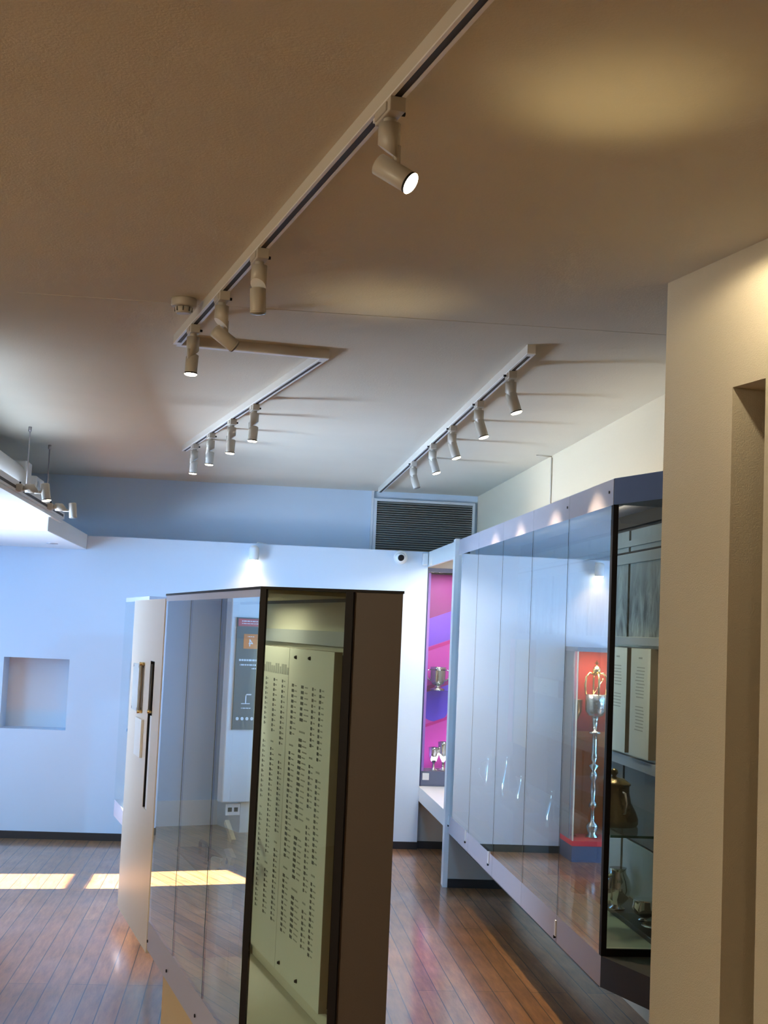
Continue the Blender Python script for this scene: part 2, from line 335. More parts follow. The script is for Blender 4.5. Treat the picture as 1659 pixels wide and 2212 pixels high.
LAMPS = []
def make_spot(base, out, along, can, lit, label, cat='spotlight', group=None, knob=1, watt=0, cone=60, boxlen=0.085, arm_side=None, color=WARM):
    """base = point on the track; out = direction away from it; along = track direction; can = beam direction"""
    base = Vector(base); out = Vector(out).normalized(); along = Vector(along).normalized(); can = Vector(can).normalized()
    side = out.cross(along).normalized()
    t = thing('track_spotlight', base, label, cat, group)
    T = frame(base, along, out)       # z = outward
    b = MB().box(-boxlen / 2, boxlen / 2, -0.018, 0.018, 0.0, 0.032, 0, T)
    b.box(-boxlen / 2 + .008, boxlen / 2 - .02, -0.022, 0.022, 0.006, 0.026, 0, T)
    b.lathe([(0.014, 0.03), (0.014, 0.046)], T)
    b.build('adapter', 'lamp', t, bevel=0.002)
    MB().box(-boxlen / 2 - 0.035, -boxlen / 2, -0.012, 0.012, 0.002, 0.012, 0, T).build('adapter_toe', 'lip', t)
    MB().tube([base + out * 0.016 - side * knob * 0.02, base + out * 0.016 - side * knob * 0.034], 0.005, 10).build('locking_knob', 'black', t)
    # upper barrel cut on the slant where the can swings away
    sd = (can - out * can.dot(out))
    if sd.length < 1e-3: sd = side
    sd.normalize()
    r = 0.0245; top = base + out * 0.044
    Tb = frame(top, -sd, out); bm_ = MB(); seg = 28; lo = []; hi = []
    for i in range(seg):
        a = 2 * math.pi * i / seg; cx, cy = math.cos(a), math.sin(a)
        lo.append(bm_.bm.verts.new(Tb @ Vector((r * cx, r * cy, 0)))); hi.append(bm_.bm.verts.new(Tb @ Vector((r * cx, r * cy, 0.063 - 0.018 * cx))))
    bm_.bm.faces.new(lo[::-1]); f = bm_.bm.faces.new(hi); f.material_index = 1
    for i in range(seg):
        f = bm_.bm.faces.new((lo[i], lo[(i + 1) % seg], hi[(i + 1) % seg], hi[i])); f.smooth = True
    bm_.build('barrel', ['lamp', 'lip'], t)
    tilt = math.acos(max(-1, min(1, can.dot(out))))
    piv = top + out * (0.062 + 0.018 + 0.012 * min(1, tilt * 2) + (0.018 if tilt > .5 else 0)) + sd * (r * 0.55 if tilt > .3 else 0)
    bmid = top + out * 0.05 + sd * r * 0.8
    MB().tube([bmid, bmid + out * (0.035 + (0.015 if tilt > .5 else 0)), piv], 0.0085, 10).build('swivel_arm', 'lamp', t)
    start = piv - can * (0.014 if tilt < .3 else 0.045); Lc = 0.092 if tilt > .3 else 0.078
    Tc = axis_frame(start, can)
    canob = MB().lathe([(r * .7, 0), (r, 0.004), (r, Lc - 0.008), (r * 0.99, Lc)], Tc).build('can', 'lamp', t)
    MB().lathe([(r * 1.02, Lc - 0.0045), (r * 1.02, Lc + 0.001)], Tc, cap=True).build('rim', 'black' if lit else 'lamp', canob)
    MB().lathe([(r * 1.0, Lc + 0.001), (r * 1.0, Lc + 0.002), (r * .85, Lc + 0.005), (r * .3, Lc + 0.0068)], Tc).build('lens', 'lens' if lit else 'lensoff', canob)
    if watt:
        light('lamp_light', 'SPOT', start + can * (Lc + 0.02), can, watt, color, spot_size=R(cone), spot_blend=0.6, shadow_soft_size=0.02)
    return t
OUT = (0, 0, -1)
g1 = 'spotlights on the long diagonal track'
def t1(y):  # point on the diagonal track at depth y
    return A1 + V * ((y - A1.y) / V.y)
make_spot(t1(2.93), OUT, -V, (0.76, -0.36, -0.54), True, 'large lit spotlight nearest the viewer, swung out to the right with a glaring lens', knob=1, watt=16, cone=75, boxlen=0.11)
make_spot(t1(4.20), OUT, -V, (0.05, 0.10, -1), False, 'unlit spotlight hanging almost straight down, second from the near glaring one', knob=1, boxlen=0.10)
make_spot(t1(4.78), OUT, -V, (0.80, 0.30, -0.52), False, 'unlit spotlight on the diagonal track swung sideways towards the lower right', knob=1, boxlen=0.10)
make_spot(t1(5.34), OUT, -V, (-0.03, -0.04, -1), True, 'lit spotlight pointing straight down at the corner where the diagonal track ends', knob=1, watt=12, cone=60, boxlen=0.08)
for y, lab in ((7.19, 'lit downward spotlight nearest the viewer on the track before the far wall'), (7.76, 'lit downward spotlight second from the near end of the track before the far wall'),
               (8.38, 'lit downward spotlight third along the track before the far wall'), (8.93, 'lit downward spotlight farthest along the track before the far wall')):
    P = A2 + V * ((y - A2.y) / V.y)
    make_spot(P, OUT, -V, (-0.06, 0.0, -1), True, lab, knob=1, watt=30, cone=58)
R3 = ((5.88, 'lit tilted spotlight at the near end of the track over the right showcase', True), (6.68, 'lit tilted spotlight second from the near end over the right showcase', True),
      (7.53, 'lit tilted spotlight in the middle of the track over the right showcase', True), (8.30, 'lit tilted spotlight fourth along the track over the right showcase', True),
      (9.22, 'unlit tilted spotlight farthest along the track over the right showcase', False))
for y, lab, on in R3:
    x = 1.11 - (y - 5.468) * 0.035 / 5.95
    make_spot((x, y, TZ), OUT, (0, -1, 0), (0.30, -0.10, -0.95), on, lab, knob=-1, watt=52 if on else 0, cone=62)

# ================================================================== CEILING FITTINGS
t = thing('smoke_detector', (-0.28, 5.06, CEIL), 'round white smoke detector on the ceiling left of the diagonal track', 'smoke detector')
Tc = Matrix.Translation((-0.28, 5.06, 0))
MB().lathe([(0.045, CEIL), (0.047, CEIL - 0.006), (0.047, CEIL - 0.026), (0.043, CEIL - 0.032)], Tc).build('base', 'lamp', t)
MB().lathe([(0.028, CEIL - 0.031), (0.032, CEIL - 0.034), (0.029, CEIL - 0.052), (0.024, CEIL - 0.056)], Tc).build('sensor_head', 'lamp', t)
b = MB()
for k in range(8):
    a = k * math.pi / 4; b.box(0.0285, 0.033, -0.002, 0.002, CEIL - 0.05, CEIL - 0.034, 0, Tc @ Matrix.Rotation(a, 4, 'Z'))
b.build('vent_slots', 'deepgrey', t)

# ventilation grille high on the upper wall
t = thing('ventilation_grille', (1.49, UP_Y, 2.42), 'dark slatted ventilation grille high in the far right corner', 'vent')
MB().box(1.07, 1.91, UP_Y - 0.004, UP_Y, 2.2, 2.86).build('backing', 'void', t)
b = MB(); b.box(1.052, 1.078, UP_Y - 0.03, UP_Y, 2.2, 2.875).box(1.905, 1.925, UP_Y - 0.03, UP_Y, 2.2, 2.875).box(1.078, 1.905, UP_Y - 0.03, UP_Y, 2.855, 2.875)
b.build('frame', 'wall', t)
b = MB(); n = 34
for i in range(n):
    z = 2.215 + i * (2.845 - 2.215) / (n - 1)
    b.box(1.078, 1.905, -0.012, 0.012, -0.0015, 0.0015, 0, Matrix.Translation((0, UP_Y - 0.016, z)) @ Matrix.Rotation(R(28), 4, 'X'))
tag(b.build('slats', 'grille', t), 'dark grey louvre slats')
# conduit on right wall
t = thing('cable_conduit', (1.945, 8.80, 2.4), 'thin conduit running down the right wall from the ceiling to the showcase', 'conduit')
MB().tube([(1.944, 8.80, 2.38), (1.944, 8.80, 2.925)], 0.006, 8).build('vertical_run', 'track', t)
MB().tube([(1.944, 8.80, 2.932), (1.84, 8.79, 2.933)], 0.004, 8).build('ceiling_run', 'track', t)
# security camera on top of low wall
t = thing('security_camera', (1.256, WALL_Y, 2.36), 'white dome security camera with dark lens at the top of the far wall', 'camera')
fr = axis_frame((1.256, WALL_Y, 2.362), (-0.05, -1, -0.1))
MB().lathe([(0.056, 0.0), (0.058, 0.01), (0.054, 0.03), (0.046, 0.04)], fr).build('housing', 'white', t)
MB().lathe([(0.044, 0.038), (0.043, 0.05), (0.036, 0.062), (0.024, 0.072)], fr).build('eyeball', 'white', t)
fr2 = axis_frame(fr @ Vector((0.0, 0.0, 0.05)), (0.06, -1, -0.18))
MB().lathe([(0.028, 0.0), (0.027, 0.02), (0.02, 0.027), (0.008, 0.029)], fr2).build('dark_window', 'black', t)
t = thing('junction_box', (1.465, WALL_Y, 2.3), 'small white junction box at the top corner of the far wall beside the showcase fascia', 'junction box')
MB().box(1.437, 1.484, WALL_Y - 0.035, WALL_Y, 2.305, 2.405).build('box', 'white', t, bevel=0.006)
MB().box(1.441, 1.480, WALL_Y - 0.038, WALL_Y - 0.035, 2.31, 2.40).build('lid', 'white', t, bevel=0.002)
# wall lamp
t = thing('wall_spotlight', (0.054, WALL_Y - 0.05, 2.28), 'small white lit spotlight fixed to the top of the far wall', 'spotlight')
MB().lathe([(0.03, 0), (0.037, 0.006), (0.04, 0.02), (0.04, 0.095), (0.03, 0.112), (0.012, 0.118)], Matrix.Translation((0.054, WALL_Y - 0.055, 2.277))).build('can', 'white', t)
MB().lathe([(0.03, -0.003), (0.034, 0.004)], Matrix.Translation((0.054, WALL_Y - 0.055, 2.275))).build('lens', 'lens', t)
MB().box(0.03, 0.078, WALL_Y - 0.02, WALL_Y, 2.32, 2.40).tube([(0.054, WALL_Y - 0.02, 2.36), (0.054, WALL_Y - 0.06, 2.36)], 0.012, 8).build('bracket', 'white', t)
MB().tube([(0.06, WALL_Y + 0.0, 2.40), (0.08, WALL_Y + 0.02, 2.43), (0.13, WALL_Y + 0.04, 2.425), (0.16, WALL_Y + 0.06, 2.418)], 0.003, 6).build('cable', 'white', t)
light('wall_lamp_light', 'SPOT', (0.054, WALL_Y - 0.16, 2.30), (0, 0.22, -1), 5, (1, 0.60, 0.22), spot_size=R(100), spot_blend=1.0, shadow_soft_size=0.03)
light('corner_lamp_light', 'SPOT', (1.44, WALL_Y - 0.22, 2.40), (-0.02, 0.20, -1), 9, (1, 0.60, 0.14), spot_size=R(60), spot_blend=0.9, shadow_soft_size=0.03)

# ------------------------------------------------------------------ raft, rods, duct at the upper left
t = thing('ceiling_raft', (-1.8, 9.0, 2.3), 'white suspended ceiling raft hung on thin rods at the upper left', 'ceiling raft')
MB().box(-2.6, -1.291, 9.09, WALL_Y - 0.002, 2.302, 2.425).build('drop_box', 'white', t, bevel=0.004)
MB().box(-2.6, -1.291, 4.6, 9.09, 2.415, 2.50).build('deck', 'white', t, bevel=0.004)
MB().box(-2.6, -1.27, 4.6, 9.6, 2.395, 2.418).build('edge_lip', 'white', t)
for y in (8.83, 9.72): 
    MB().tube([(-1.405, y, 2.42), (-1.405, y, CEIL)], 0.0045, 8).lathe([(0.011, CEIL - 0.03), (0.011, CEIL)], Matrix.Translation((-1.405, y, 0))).build('suspension_rod', 'alu', t)
b = MB().lathe([(0.0, 2.3018), (0.035, 2.3015), (0.038, 2.302)][:2], Matrix.Translation((-1.47, 10.6, 0)), cap=False)
b.lathe([(0.045, 2.302), (0.045, 2.299), (0.02, 2.299), (0.018, 2.302)], Matrix.Translation((-1.47, 10.6, 0)), cap=False)
tag(b.build('recessed_eyelet', 'alu', t), 'small round metal eyelet')
# its track on the edge
t = thing('lighting_track', (-1.27, 7.4, 2.44), 'lighting track fixed along the edge of the suspended ceiling raft', 'lighting track')
MB().box(-1.291, -1.262, 4.6, 9.62, 2.42, 2.462).build('rail_body', 'white', t)
MB().box(-1.263, -1.2605, 4.6, 9.56, 2.433, 2.449).build('slot', 'slot', t)
make_spot((-1.262, 7.62, 2.44), (1, 0, 0), (0, -1, 0), (0.16, -0.05, -1), True, 'lit spotlight sticking out sideways from the raft edge, nearer of the two', knob=1, watt=18, cone=100)
make_spot((-1.262, 8.82, 2.44), (1, 0, 0), (0, -1, 0), (0.10, 0.02, -1), False, 'spotlight sticking out sideways from the raft edge, farther of the two', knob=1)
t = thing('air_duct', (-1.66, 8.0, 2.7), 'white ribbed flexible air duct lying on the raft at the left edge', 'duct')
prof = []; y = 4.8
while y < 9.42:
    prof += [(0.132, y), (0.143, y + 0.012), (0.132, y + 0.024)]; y += 0.026
Td = frame((-1.64, 0, 2.65), (1, 0, 0), (0, 1, 0)); MB().lathe(prof, Td, seg=36).build('ribbed_hose', 'duct', t)
MB().box(-1.78, -1.50, 9.42, 9.62, 2.52, 2.79).build('plenum_box', 'duct', t, bevel=0.01)
MB().box(-1.81, -1.465, 9.62, 9.98, 2.50, 2.71).build('flange', 'duct', t, bevel=0.006)
MB().box(-1.4655, -1.462, 9.68, 9.92, 2.53, 2.68).build('flange_panel', 'white', t)

# ================================================================== CENTRAL SHOWCASE
O = Vector((0.048, 4.215, 0)); TC = frame(O, V)                # x = s (away), y = ?, z up
sg = 1 if (TC.to_3x3() @ Vector((0, 1, 0))).dot(NN) > 0 else -1
def cb(b, s0, s1, d0, d1, z0, z1, mi=0):
    a, c = sorted((sg * d0, sg * d1)); return b.box(s0, s1, a, c, z0, z1, mi, TC)
def loc(x, y):                                                # world xy -> (s, signed d)
    p = Vector((x, y, 0)) - O; return (p.dot(V), sg * p.dot(NN))
LEN = 1.843
A_ = (0.048, 4.215); B_ = (0.325, 4.108); C_ = (0.463, 4.050)
cent = thing('central_showcase', (0.15, 5.0, 0.0), 'tall slim glass showcase in the middle of the room holding printed text boards', 'display case')
def fp(d, s=LEN): q = O + V * s + NN * d; return (q.x, q.y)
foot = [A_, B_, C_, fp(0.44), fp(0.0)]
MB().prism([A_, B_, C_, fp(0.44), fp(0.0)], 0.374, 0.49).build('base_frame', 'rail', cent)
cb(MB(), 0.003, LEN, 0.0, 0.025, 1.838, 1.862).build('top_rail', 'rail', cent)
cb(MB(), 0.003, LEN, 0.025, 0.44, 1.85, 1.862).build('top_board', 'cream', cent)
MB().prism([(0.046, 4.212), (0.325, 4.104), (0.466, 4.046), fp(0.443), fp(-0.003)], 1.862, 1.870).build('top_cap', 'black', cent)
q = lambda s, d: tuple((O + V * s + NN * d).xy)
MB().prism([q(0.16, 0.05), q(-0.03, 0.30), q(-0.05, 0.36), q(1.75, 0.38), q(1.75, 0.06)], 0.0, 0.374).build('plinth', 'plinth', cent)
# solid spine wall behind the text board with its dark end
tag(MB().prism([B_, C_, fp(0.44), fp(0.325), q(-0.07, 0.325)], 0.49, 1.862).build('end_panel', 'dark', cent), 'dark brown solid end panel')
MB().prism([q(-0.07, 0.318), q(-0.07, 0.325), fp(0.325), fp(0.318)], 0.49, 1.838).build('back_lining', 'cream', cent)
# black mullions
def post(x0, y0, x1, y1, t_, z0, z1, name, mt, par):
    d = Vector((x1 - x0, y1 - y0, 0)); T = frame((x0, y0, 0), d); return MB().box(0, d.length, -t_ / 2, t_ / 2, z0, z1, 0, T).build(name, mt, par)
dAB = (Vector(B_) - Vector(A_)).normalized(); pA = Vector(A_); pB = Vector(B_)
tag(post(*(pA - dAB * 0.0), *(pA + dAB * 0.019), 0.016, 0.49, 1.862, 'corner_post', 'black', cent), 'black corner post')
tag(post(*(pB - dAB * 0.026), *(pB - dAB * 0.002), 0.016, 0.49, 1.862, 'corner_post', 'black', cent), 'black post beside the end panel')
post(*(pA + dAB * 0.019), *(pB - dAB * 0.026), 0.008, 0.49, 1.862, 'end_pane', 'glassc', cent)
js = [0.012, 0.610, 1.220, 1.840]
for a, c in zip(js, js[1:]):
    cb(MB(), a + 0.006, c - 0.006, 0.0, 0.008, 0.49, 1.838).build('side_pane', 'glass', cent)
for s in js[1:3]: tag(cb(MB(), s - 0.006, s + 0.006, 0.001, 0.007, 0.49, 1.838).build('pane_joint', 'black', cent), 'black line between panes')
cb(MB(), LEN - 0.01, LEN, 0.008, 0.318, 0.49, 1.838).build('far_lining', 'cream', cent)
cb(MB(), 0.1, LEN - 0.01, 0.010, 0.316, 0.49, 0.495).build('deck_lining', 'cream', cent)
for s in (1.805, 1.30, 0.68): 
    p = O + V * s - NN * 0.003; MB().lathe([(0.006, 0), (0.006, 0.004)], axis_frame((p.x, p.y, 0.415), -NN)).build('lock', 'black', cent)
# inner ledge the board hangs over
cb(MB(), 0.06, LEN - 0.012, 0.300, 0.318, 1.694, 1.742).build('grey_rail', 'grey', cent)
cb(MB(), 0.06, LEN - 0.012, 0.304, 0.318, 0.497, 0.553).build('lower_ledge', 'cream', cent)

def text_board(s0, s1, z0, z1, label, rows, title, seed):
    """thin wall board with printed columns"""
    t = thing('text_board', O + V * (s0 + s1) / 2 + NN * 0.30 + Vector((0, 0, z0)), label, 'text board', 'printed text boards in the central showcase')
    cb(MB(), s0, s1, 0.272, 0.298, z0, z1).build('board', ['boardside'], t)
    cb(MB(), s0 + 0.012, s1, 0.298, 0.3175, z0 + .01, z1 - .01).build('shade_strip', ['black'], t)  # black strip stands in for the shadow behind the board edge
    cb(MB(), s0, s1, 0.2705, 0.272, z0, z1).build('printed_face', ['paper'], t)
    rnd = random.Random(seed); b = MB(); dk = MB()
    return t, rnd
def prints(t, cols, z_top, z_bot, pitch, rnd, dd=0.2703):
    dark = MB(); pale = MB()
    for s, wd in cols:                                  # s = left edge (towards far), text runs towards viewer
        z = z_top; gap = rnd.randint(8, 16)
        while z > z_bot:
            gap -= 1
            if gap <= 0:
                z -= pitch * 1.2; cb(pale, s - wd * 2.0, s, dd - 0.0003, dd + .0002, z - 0.003, z + 0.003); z -= pitch * 1.5; gap = rnd.randint(9, 22); continue
            a = wd * rnd.uniform(0.75, 1.15)
            cb(dark, s - a, s, dd - 0.0003, dd + .0002, z - pitch * 0.28, z + pitch * 0.28)
            cb(pale, s - wd * 1.35 - wd * rnd.uniform(.9, 1.6), s - wd * 1.35, dd - 0.0003, dd + .0002, z - 0.0022, z + 0.0022)
            z -= pitch
    dark.build('printed_names', 'print_', t); pale.build('printed_notes', 'print2', t)
t, rnd = text_board(0.111, 0.692, 0.562, 1.677, 'pale printed text board with columns of names, right-hand board nearest the end glass', 50, False, 3)
prints(t, [(0.638, 0.028), (0.508, 0.038), (0.360, 0.020), (0.266, 0.022)], 1.548, 0.70, 0.0185, rnd)
for s, z in ((0.594, 1.646), (0.404, 1.648), (0.628, 0.596), (0.387, 0.593)):
    p = O + V * s + NN * 0.2705; MB().lathe([(0.007, 0), (0.004, 0.008)], axis_frame((p.x, p.y, z), -NN)).build('pin', 'black', t)
t, rnd = text_board(0.697, 1.28, 0.562, 1.677, 'pale printed text board with a faint grey title, left-hand board deeper in the central showcase', 50, True, 8)
prints(t, [(1.16, 0.012), (1.044, 0.014), (0.918, 0.020), (0.788, 0.020)], 1.555, 0.70, 0.0185, rnd)
b = MB(); s = 1.12
while s > 0.72:
    wdt = random.uniform(0.018, 0.034); cb(b, s - wdt, s, 0.2698, 0.2705, 1.58, 1.58 + random.choice((0.026, 0.032, 0.036))); s -= wdt + 0.010
tag(b.build('title', mat('title_grey', (0.33, 0.34, 0.31), 0.7), t), 'faint grey title line')
# objects standing in the side of the showcase
dP = 0.15
def wp(s, d, z): p = O + V * s + NN * d; return Vector((p.x, p.y, z))
t = thing('display_plinth', wp(1.45, 0.15, 0.495), 'low pale block under the metal casket in the central showcase', 'display block')
cb(MB(), 1.15, 1.78, 0.07, 0.24, 0.4955, 0.66).build('block', 'grey', t, bevel=0.003)
t = thing('casket', wp(1.45, 0.15, 0.66), 'dark metal casket with a loop handle on its flat lid in the central showcase', 'casket')
cb(MB(), 1.20, 1.72, 0.09, 0.22, 0.661, 0.80).build('body', mat('tarnished_filigree', (0.5, 0.48, 0.45), 0.5, metal=0.2, bump=1.0, scale=60), t, bevel=0.01)
cb(MB(), 1.18, 1.74, 0.08, 0.23, 0.80, 0.815).build('lid', 'deepgrey', t, bevel=0.004)
MB().tube([wp(1.56, .15, .814), wp(1.56, .15, .862), wp(1.53, .15, .872), wp(1.44, .15, .872), wp(1.41, .15, .862), wp(1.41, .15, .814)], 0.007, 8).build('handle', 'deepgrey', t)
MB().lathe([(0.03, 0), (0.026, .012), (0.012, .03), (0.004, .036)], Matrix.Translation(wp(1.32, .15, .815))).build('knob', 'deepgrey', t)
t = thing('silver_trowel', wp(0.95, 0.13, 0.84), 'bright silver flat blade with a gilt clasp lying tilted in the central showcase', 'silver blade')
Tt = TC @ Matrix.Translation((0.0, sg * 0.13, 0.0))
def plate(b, pts, t0, mi=0):     # pts in (s,z)
    n = len(pts); lo = [b.bm.verts.new(Tt @ Vector((s_, -t0, z_))) for s_, z_ in pts]; hi = [b.bm.verts.new(Tt @ Vector((s_, t0, z_))) for s_, z_ in pts]
    b.bm.faces.new(lo[::-1]).material_index = mi; b.bm.faces.new(hi).material_index = mi
    for i in range(n): b.bm.faces.new((lo[i], lo[(i + 1) % n], hi[(i + 1) % n], hi[i])).material_index = mi
    return b
plate(MB(), [(1.24, 0.775), (1.25, 0.835), (1.17, 0.868), (1.02, 0.885), (1.01, 0.862)], 0.006).build('blade', 'satin', t)
MB().tube([wp(1.25, .13, .772), wp(1.06, .13, .835)], 0.006, 8).build('edge_rod', 'gilt', t)
plate(MB(), [(0.98, 0.872), (0.93, 0.868), (0.90, 0.885), (0.92, 0.905), (0.95, 0.893)], 0.01).build('clasp', 'gilt', t)
plate(MB(), [(0.95, 0.93), (0.88, 0.945), (0.80, 0.925), (0.84, 0.89), (0.87, 0.905)], 0.008).build('hilt_plate', 'satin', t)
MB().tube([wp(1.05, .13, .86), wp(0.88, .13, .915)], 0.004, 8).build('spine', 'deepgrey', t)
t = thing('display_mount', wp(0.95, 0.14, 0.50), 'slim clear mount holding up the silver blade', 'mount')
MB().tube([wp(1.1, .14, .497), wp(1.1, .14, .84)], 0.004, 8).tube([wp(0.86, .14, .497), wp(0.86, .14, .905)], 0.004, 8).build('rods', 'plex', t)
t = tag(plate(MB(), [(0.97, 1.02), (0.955, 1.035), (0.82, 0.985), (0.84, 0.968)], 0.008).build('ivory_tag', 'ivory', None), 'small white slanting label hanging above the silver blade', 'label')

# ------------------------------------------------------------------ white panel continuing the showcase
pan = thing('white_partition_panel', wp(2.35, 0.2, 0.35), 'pale free-standing partition panel joined to the far end of the central showcase', 'partition')
b = MB(); s0, s1 = 1.866, 2.845; a0, a1 = 2.075, 2.205
for bx in ((s0, a0, 0, 0.40, 0.352, 1.850), (a1, s1, 0, 0.40, 0.352, 1.850), (a0, a1, 0, 0.40, 0.352, 0.918), (a0, a1, 0, 0.40, 1.572, 1.850), (a0, a1, 0.05, 0.40, 0.918, 1.572)): cb(b, *bx)
bmesh.ops.remove_doubles(b.bm, verts=b.bm.verts, dist=1e-5)
b.build('panel', 'panelw', pan)
b = MB(); cb(b, a0, a1, 0.046, 0.0499, 0.918, 1.572); cb(b, a1 - .003, a1, 0.002, 0.046, 0.918, 1.572); cb(b, a0, a1, 0.002, 0.046, 1.569, 1.572); b.build('slot_shade_lining', 'black', pan)  # black faces stand in for the shade inside the slot
cb(MB(), a0, a0 + 0.055, 0.001, 0.046, 0.92, 1.33).build('slot_shutter', 'white', pan)
MB().lathe([(0.016, 1.850), (0.018, 1.858), (0.014, 1.866)], Matrix.Translation(wp(1.88, 0.03, 0))).build('top_knob', 'ivory', pan)
cb(MB(), 2.2, 2.7, 0.26, 0.36, 0.0, 0.352).build('support', 'dark', pan)
cb(MB(), 1.846, 1.864, 0.01, 0.42, 0.374, 1.85).build('joint_strip', 'panelw', pan)
t = thing('clear_plaque', wp(2.5, 0, 1.33), 'pale glassy plaque on standoffs fixed to the partition panel', 'plaque')
cb(MB(), 2.40, 2.60, -0.022, -0.016, 1.33, 1.548).build('plate', mat('frosted_plate', (0.72, 0.78, 0.8), 0.25), t)
for s in (2.415, 2.585):
    for z in (1.34, 1.538):
        p = wp(s, -0.024, z); MB().lathe([(0.007, 0), (0.007, 0.024)], axis_frame(p, NN)).build('standoff', 'alu', t)
t = tag(cb(MB(), 2.31, 2.505, -0.012, 0, 1.125, 1.298).build('white_plaque', 'white', None, bevel=0.001), 'blank white plaque below the glassy one on the partition panel', 'plaque')
t = thing('brass_rod', wp(2.386, -0.012, 1.33), 'thin brass door rod left of the dark slot in the partition panel', 'rod', None)
MB().tube([wp(2.386, -0.012, 1.325), wp(2.386, -0.012, 1.555)], 0.005, 8).build('rod', 'boardside', t)
for z in (1.33, 1.55): MB().tube([wp(2.386, 0, z), wp(2.386, -0.024, z)], 0.008, 8).build('bracket', 'gilt', t)
t = thing('brass_rod', wp(2.085, -0.012, 1.34), 'thin dark rod at the right edge of the slot in the partition panel', 'rod', None)
MB().tube([wp(2.085, -0.008, 1.345), wp(2.085, -0.008, 1.56)], 0.005, 8).build('rod', 'deepgrey', t)
MB().tube([wp(2.085, 0, 1.35), wp(2.085, -0.02, 1.35)], 0.008, 8).build('bracket', 'gilt', t)
# second showcase seen past the panel
sc2 = thing('far_showcase', (-0.6, 9.4, 0.35), 'pale glass showcase peeking out behind the left edge of the partition panel', 'display case')
q0 = Vector((-0.845, 10.02)); q1 = Vector((-0.605, 8.9)); ft = [tuple(q1), tuple(q0), (-0.35, 10.1), (-0.15, 9.0)]
MB().prism(ft, 0.374, 0.49).build('base_frame', 'rail', sc2)
MB().prism(ft, 1.878, 1.908).build('top_rail', 'rail', sc2)
T2 = frame((*q1, 0), (q0 - q1).to_3d()); L2 = (q0 - q1).length
MB().box(0, L2, -0.004, 0.004, 0.49, 1.878, 0, T2).build('side_pane', 'glass', sc2)
T3 = frame((*q0, 0), Vector((0.495, 0.08, 0))); MB().box(0, 0.5, -0.004, 0.004, 0.49, 1.878, 0, T3).build('far_pane', 'glass', sc2)
MB().box(-0.6, -0.3, 9.1, 9.85, 0, 0.374).build('plinth', 'deepgrey', sc2)
MB().prism([(-0.50, 9.0), (-0.66, 9.9), (-0.62, 9.91), (-0.46, 9.01)], 0.49, 1.60).build('inner_panel', 'grey', sc2)

# ================================================================== RIGHT SHOWCASE
YN, YF = 5.53, 9.65
rs = thing('long_showcase', (1.7, 7.5, 0.37), 'long wall-mounted glass showcase of silver running down the right side', 'display case')
wedge = (1.487 + 0.30, 5.53 - 0.98)
foot = [(CASE_X, YF), (CASE_X, YN), (1.76, 4.66), (RW_X, 4.66), (RW_X, YF)]
MB().box(CASE_X, CASE_X + 0.012, YN + .01, YF, 2.308, 2.417).box(CASE_X + 0.012, RW_X, YN + .01, YF, 2.395, 2.417).build('top_fascia', 'rail', rs)
MB().prism([(CASE_X, YN), (1.76, 4.66), (RW_X, 4.66), (RW_X, YN)], 2.308, 2.417).build('end_fascia', 'navy', rs)
MB().box(CASE_X, CASE_X + 0.012, YN, YF, 0.374, 0.494).box(CASE_X + 0.012, RW_X, YN, YF, 0.38, 0.478).build('base_fascia', 'rail', rs)
tag(MB().prism([(CASE_X, YN - 0.001), (1.76, 4.66), (RW_X, 4.66), (RW_X, YN - 0.001)], 0.374, 0.494).build('end_base', 'deepgrey', rs), 'dark slanting end of the base')
MB().box(1.56, RW_X, YN + 0.3, YF, 0.30, 0.374).build('under_batten', 'base', rs)
MB().box(1.66, 1.70, 5.0, 5.04, 0, 0.374).build('leg', 'white', rs)
ys = [YN + 0.03, 6.312, 7.118, 7.958, 8.816, YF]
for a, c in zip(ys, ys[1:]): MB().box(CASE_X, CASE_X + 0.008, a + .005, c - .005, 0.494, 2.308).build('side_pane', 'glassr', rs)
for y in ys[1:-1]: tag(MB().box(CASE_X + .001, CASE_X + 0.007, y - 0.005, y + 0.005, 0.494, 2.308).build('pane_joint', 'black', rs), 'black line between panes')
for y in ys[1:-1]: MB().box(CASE_X - .0005, CASE_X, y - 0.0015, y + 0.0015, 2.308, 2.417).box(CASE_X - .0005, CASE_X, y - 0.0015, y + 0.0015, 0.374, 0.494).build('fascia_joint', 'grey', rs)
MB().box(CASE_X, CASE_X + 0.022, YN, YN + 0.03, 0.494, 2.308).build('corner_post', 'black', rs)
MB().box(CASE_X + 0.022, RW_X - .04, YN, YN + 0.008, 0.53, 2.308).build('end_pane', 'plex', rs)
MB().box(CASE_X + 0.022, RW_X - .02, YN - 0.002, YN + 0.012, 0.494, 0.522).build('end_sill', 'black', rs)
MB().box(CASE_X + 0.02, RW_X - .02, YN + 0.012, YF - .01, 0.494, 0.522).build('deck', 'cream', rs)
MB().box(RW_X - 0.02, RW_X, YN + .0, YF, 0.494, 2.395).build('back_lining', 'black', rs)
for y, dz in ((8.06, 0), (8.90, 0), (9.63, 0), (6.32, -0.03)):
    MB().box(CASE_X - 0.006, CASE_X, y - 0.012, y + 0.012, 0.43 + dz, 0.50 + dz).build('clip', 'white', rs)
    MB().lathe([(0.007, 0), (0.007, 0.009)], axis_frame((CASE_X, y + .01, 0.425 + dz), (-1, 0, 0))).build('lock', 'black', rs)
for y in (5.60, 6.35): MB().lathe([(0.006, 0), (0.006, 0.004)], axis_frame((CASE_X, y, 2.366), (-1, 0, 0))).build('lock', 'deepgrey', rs)
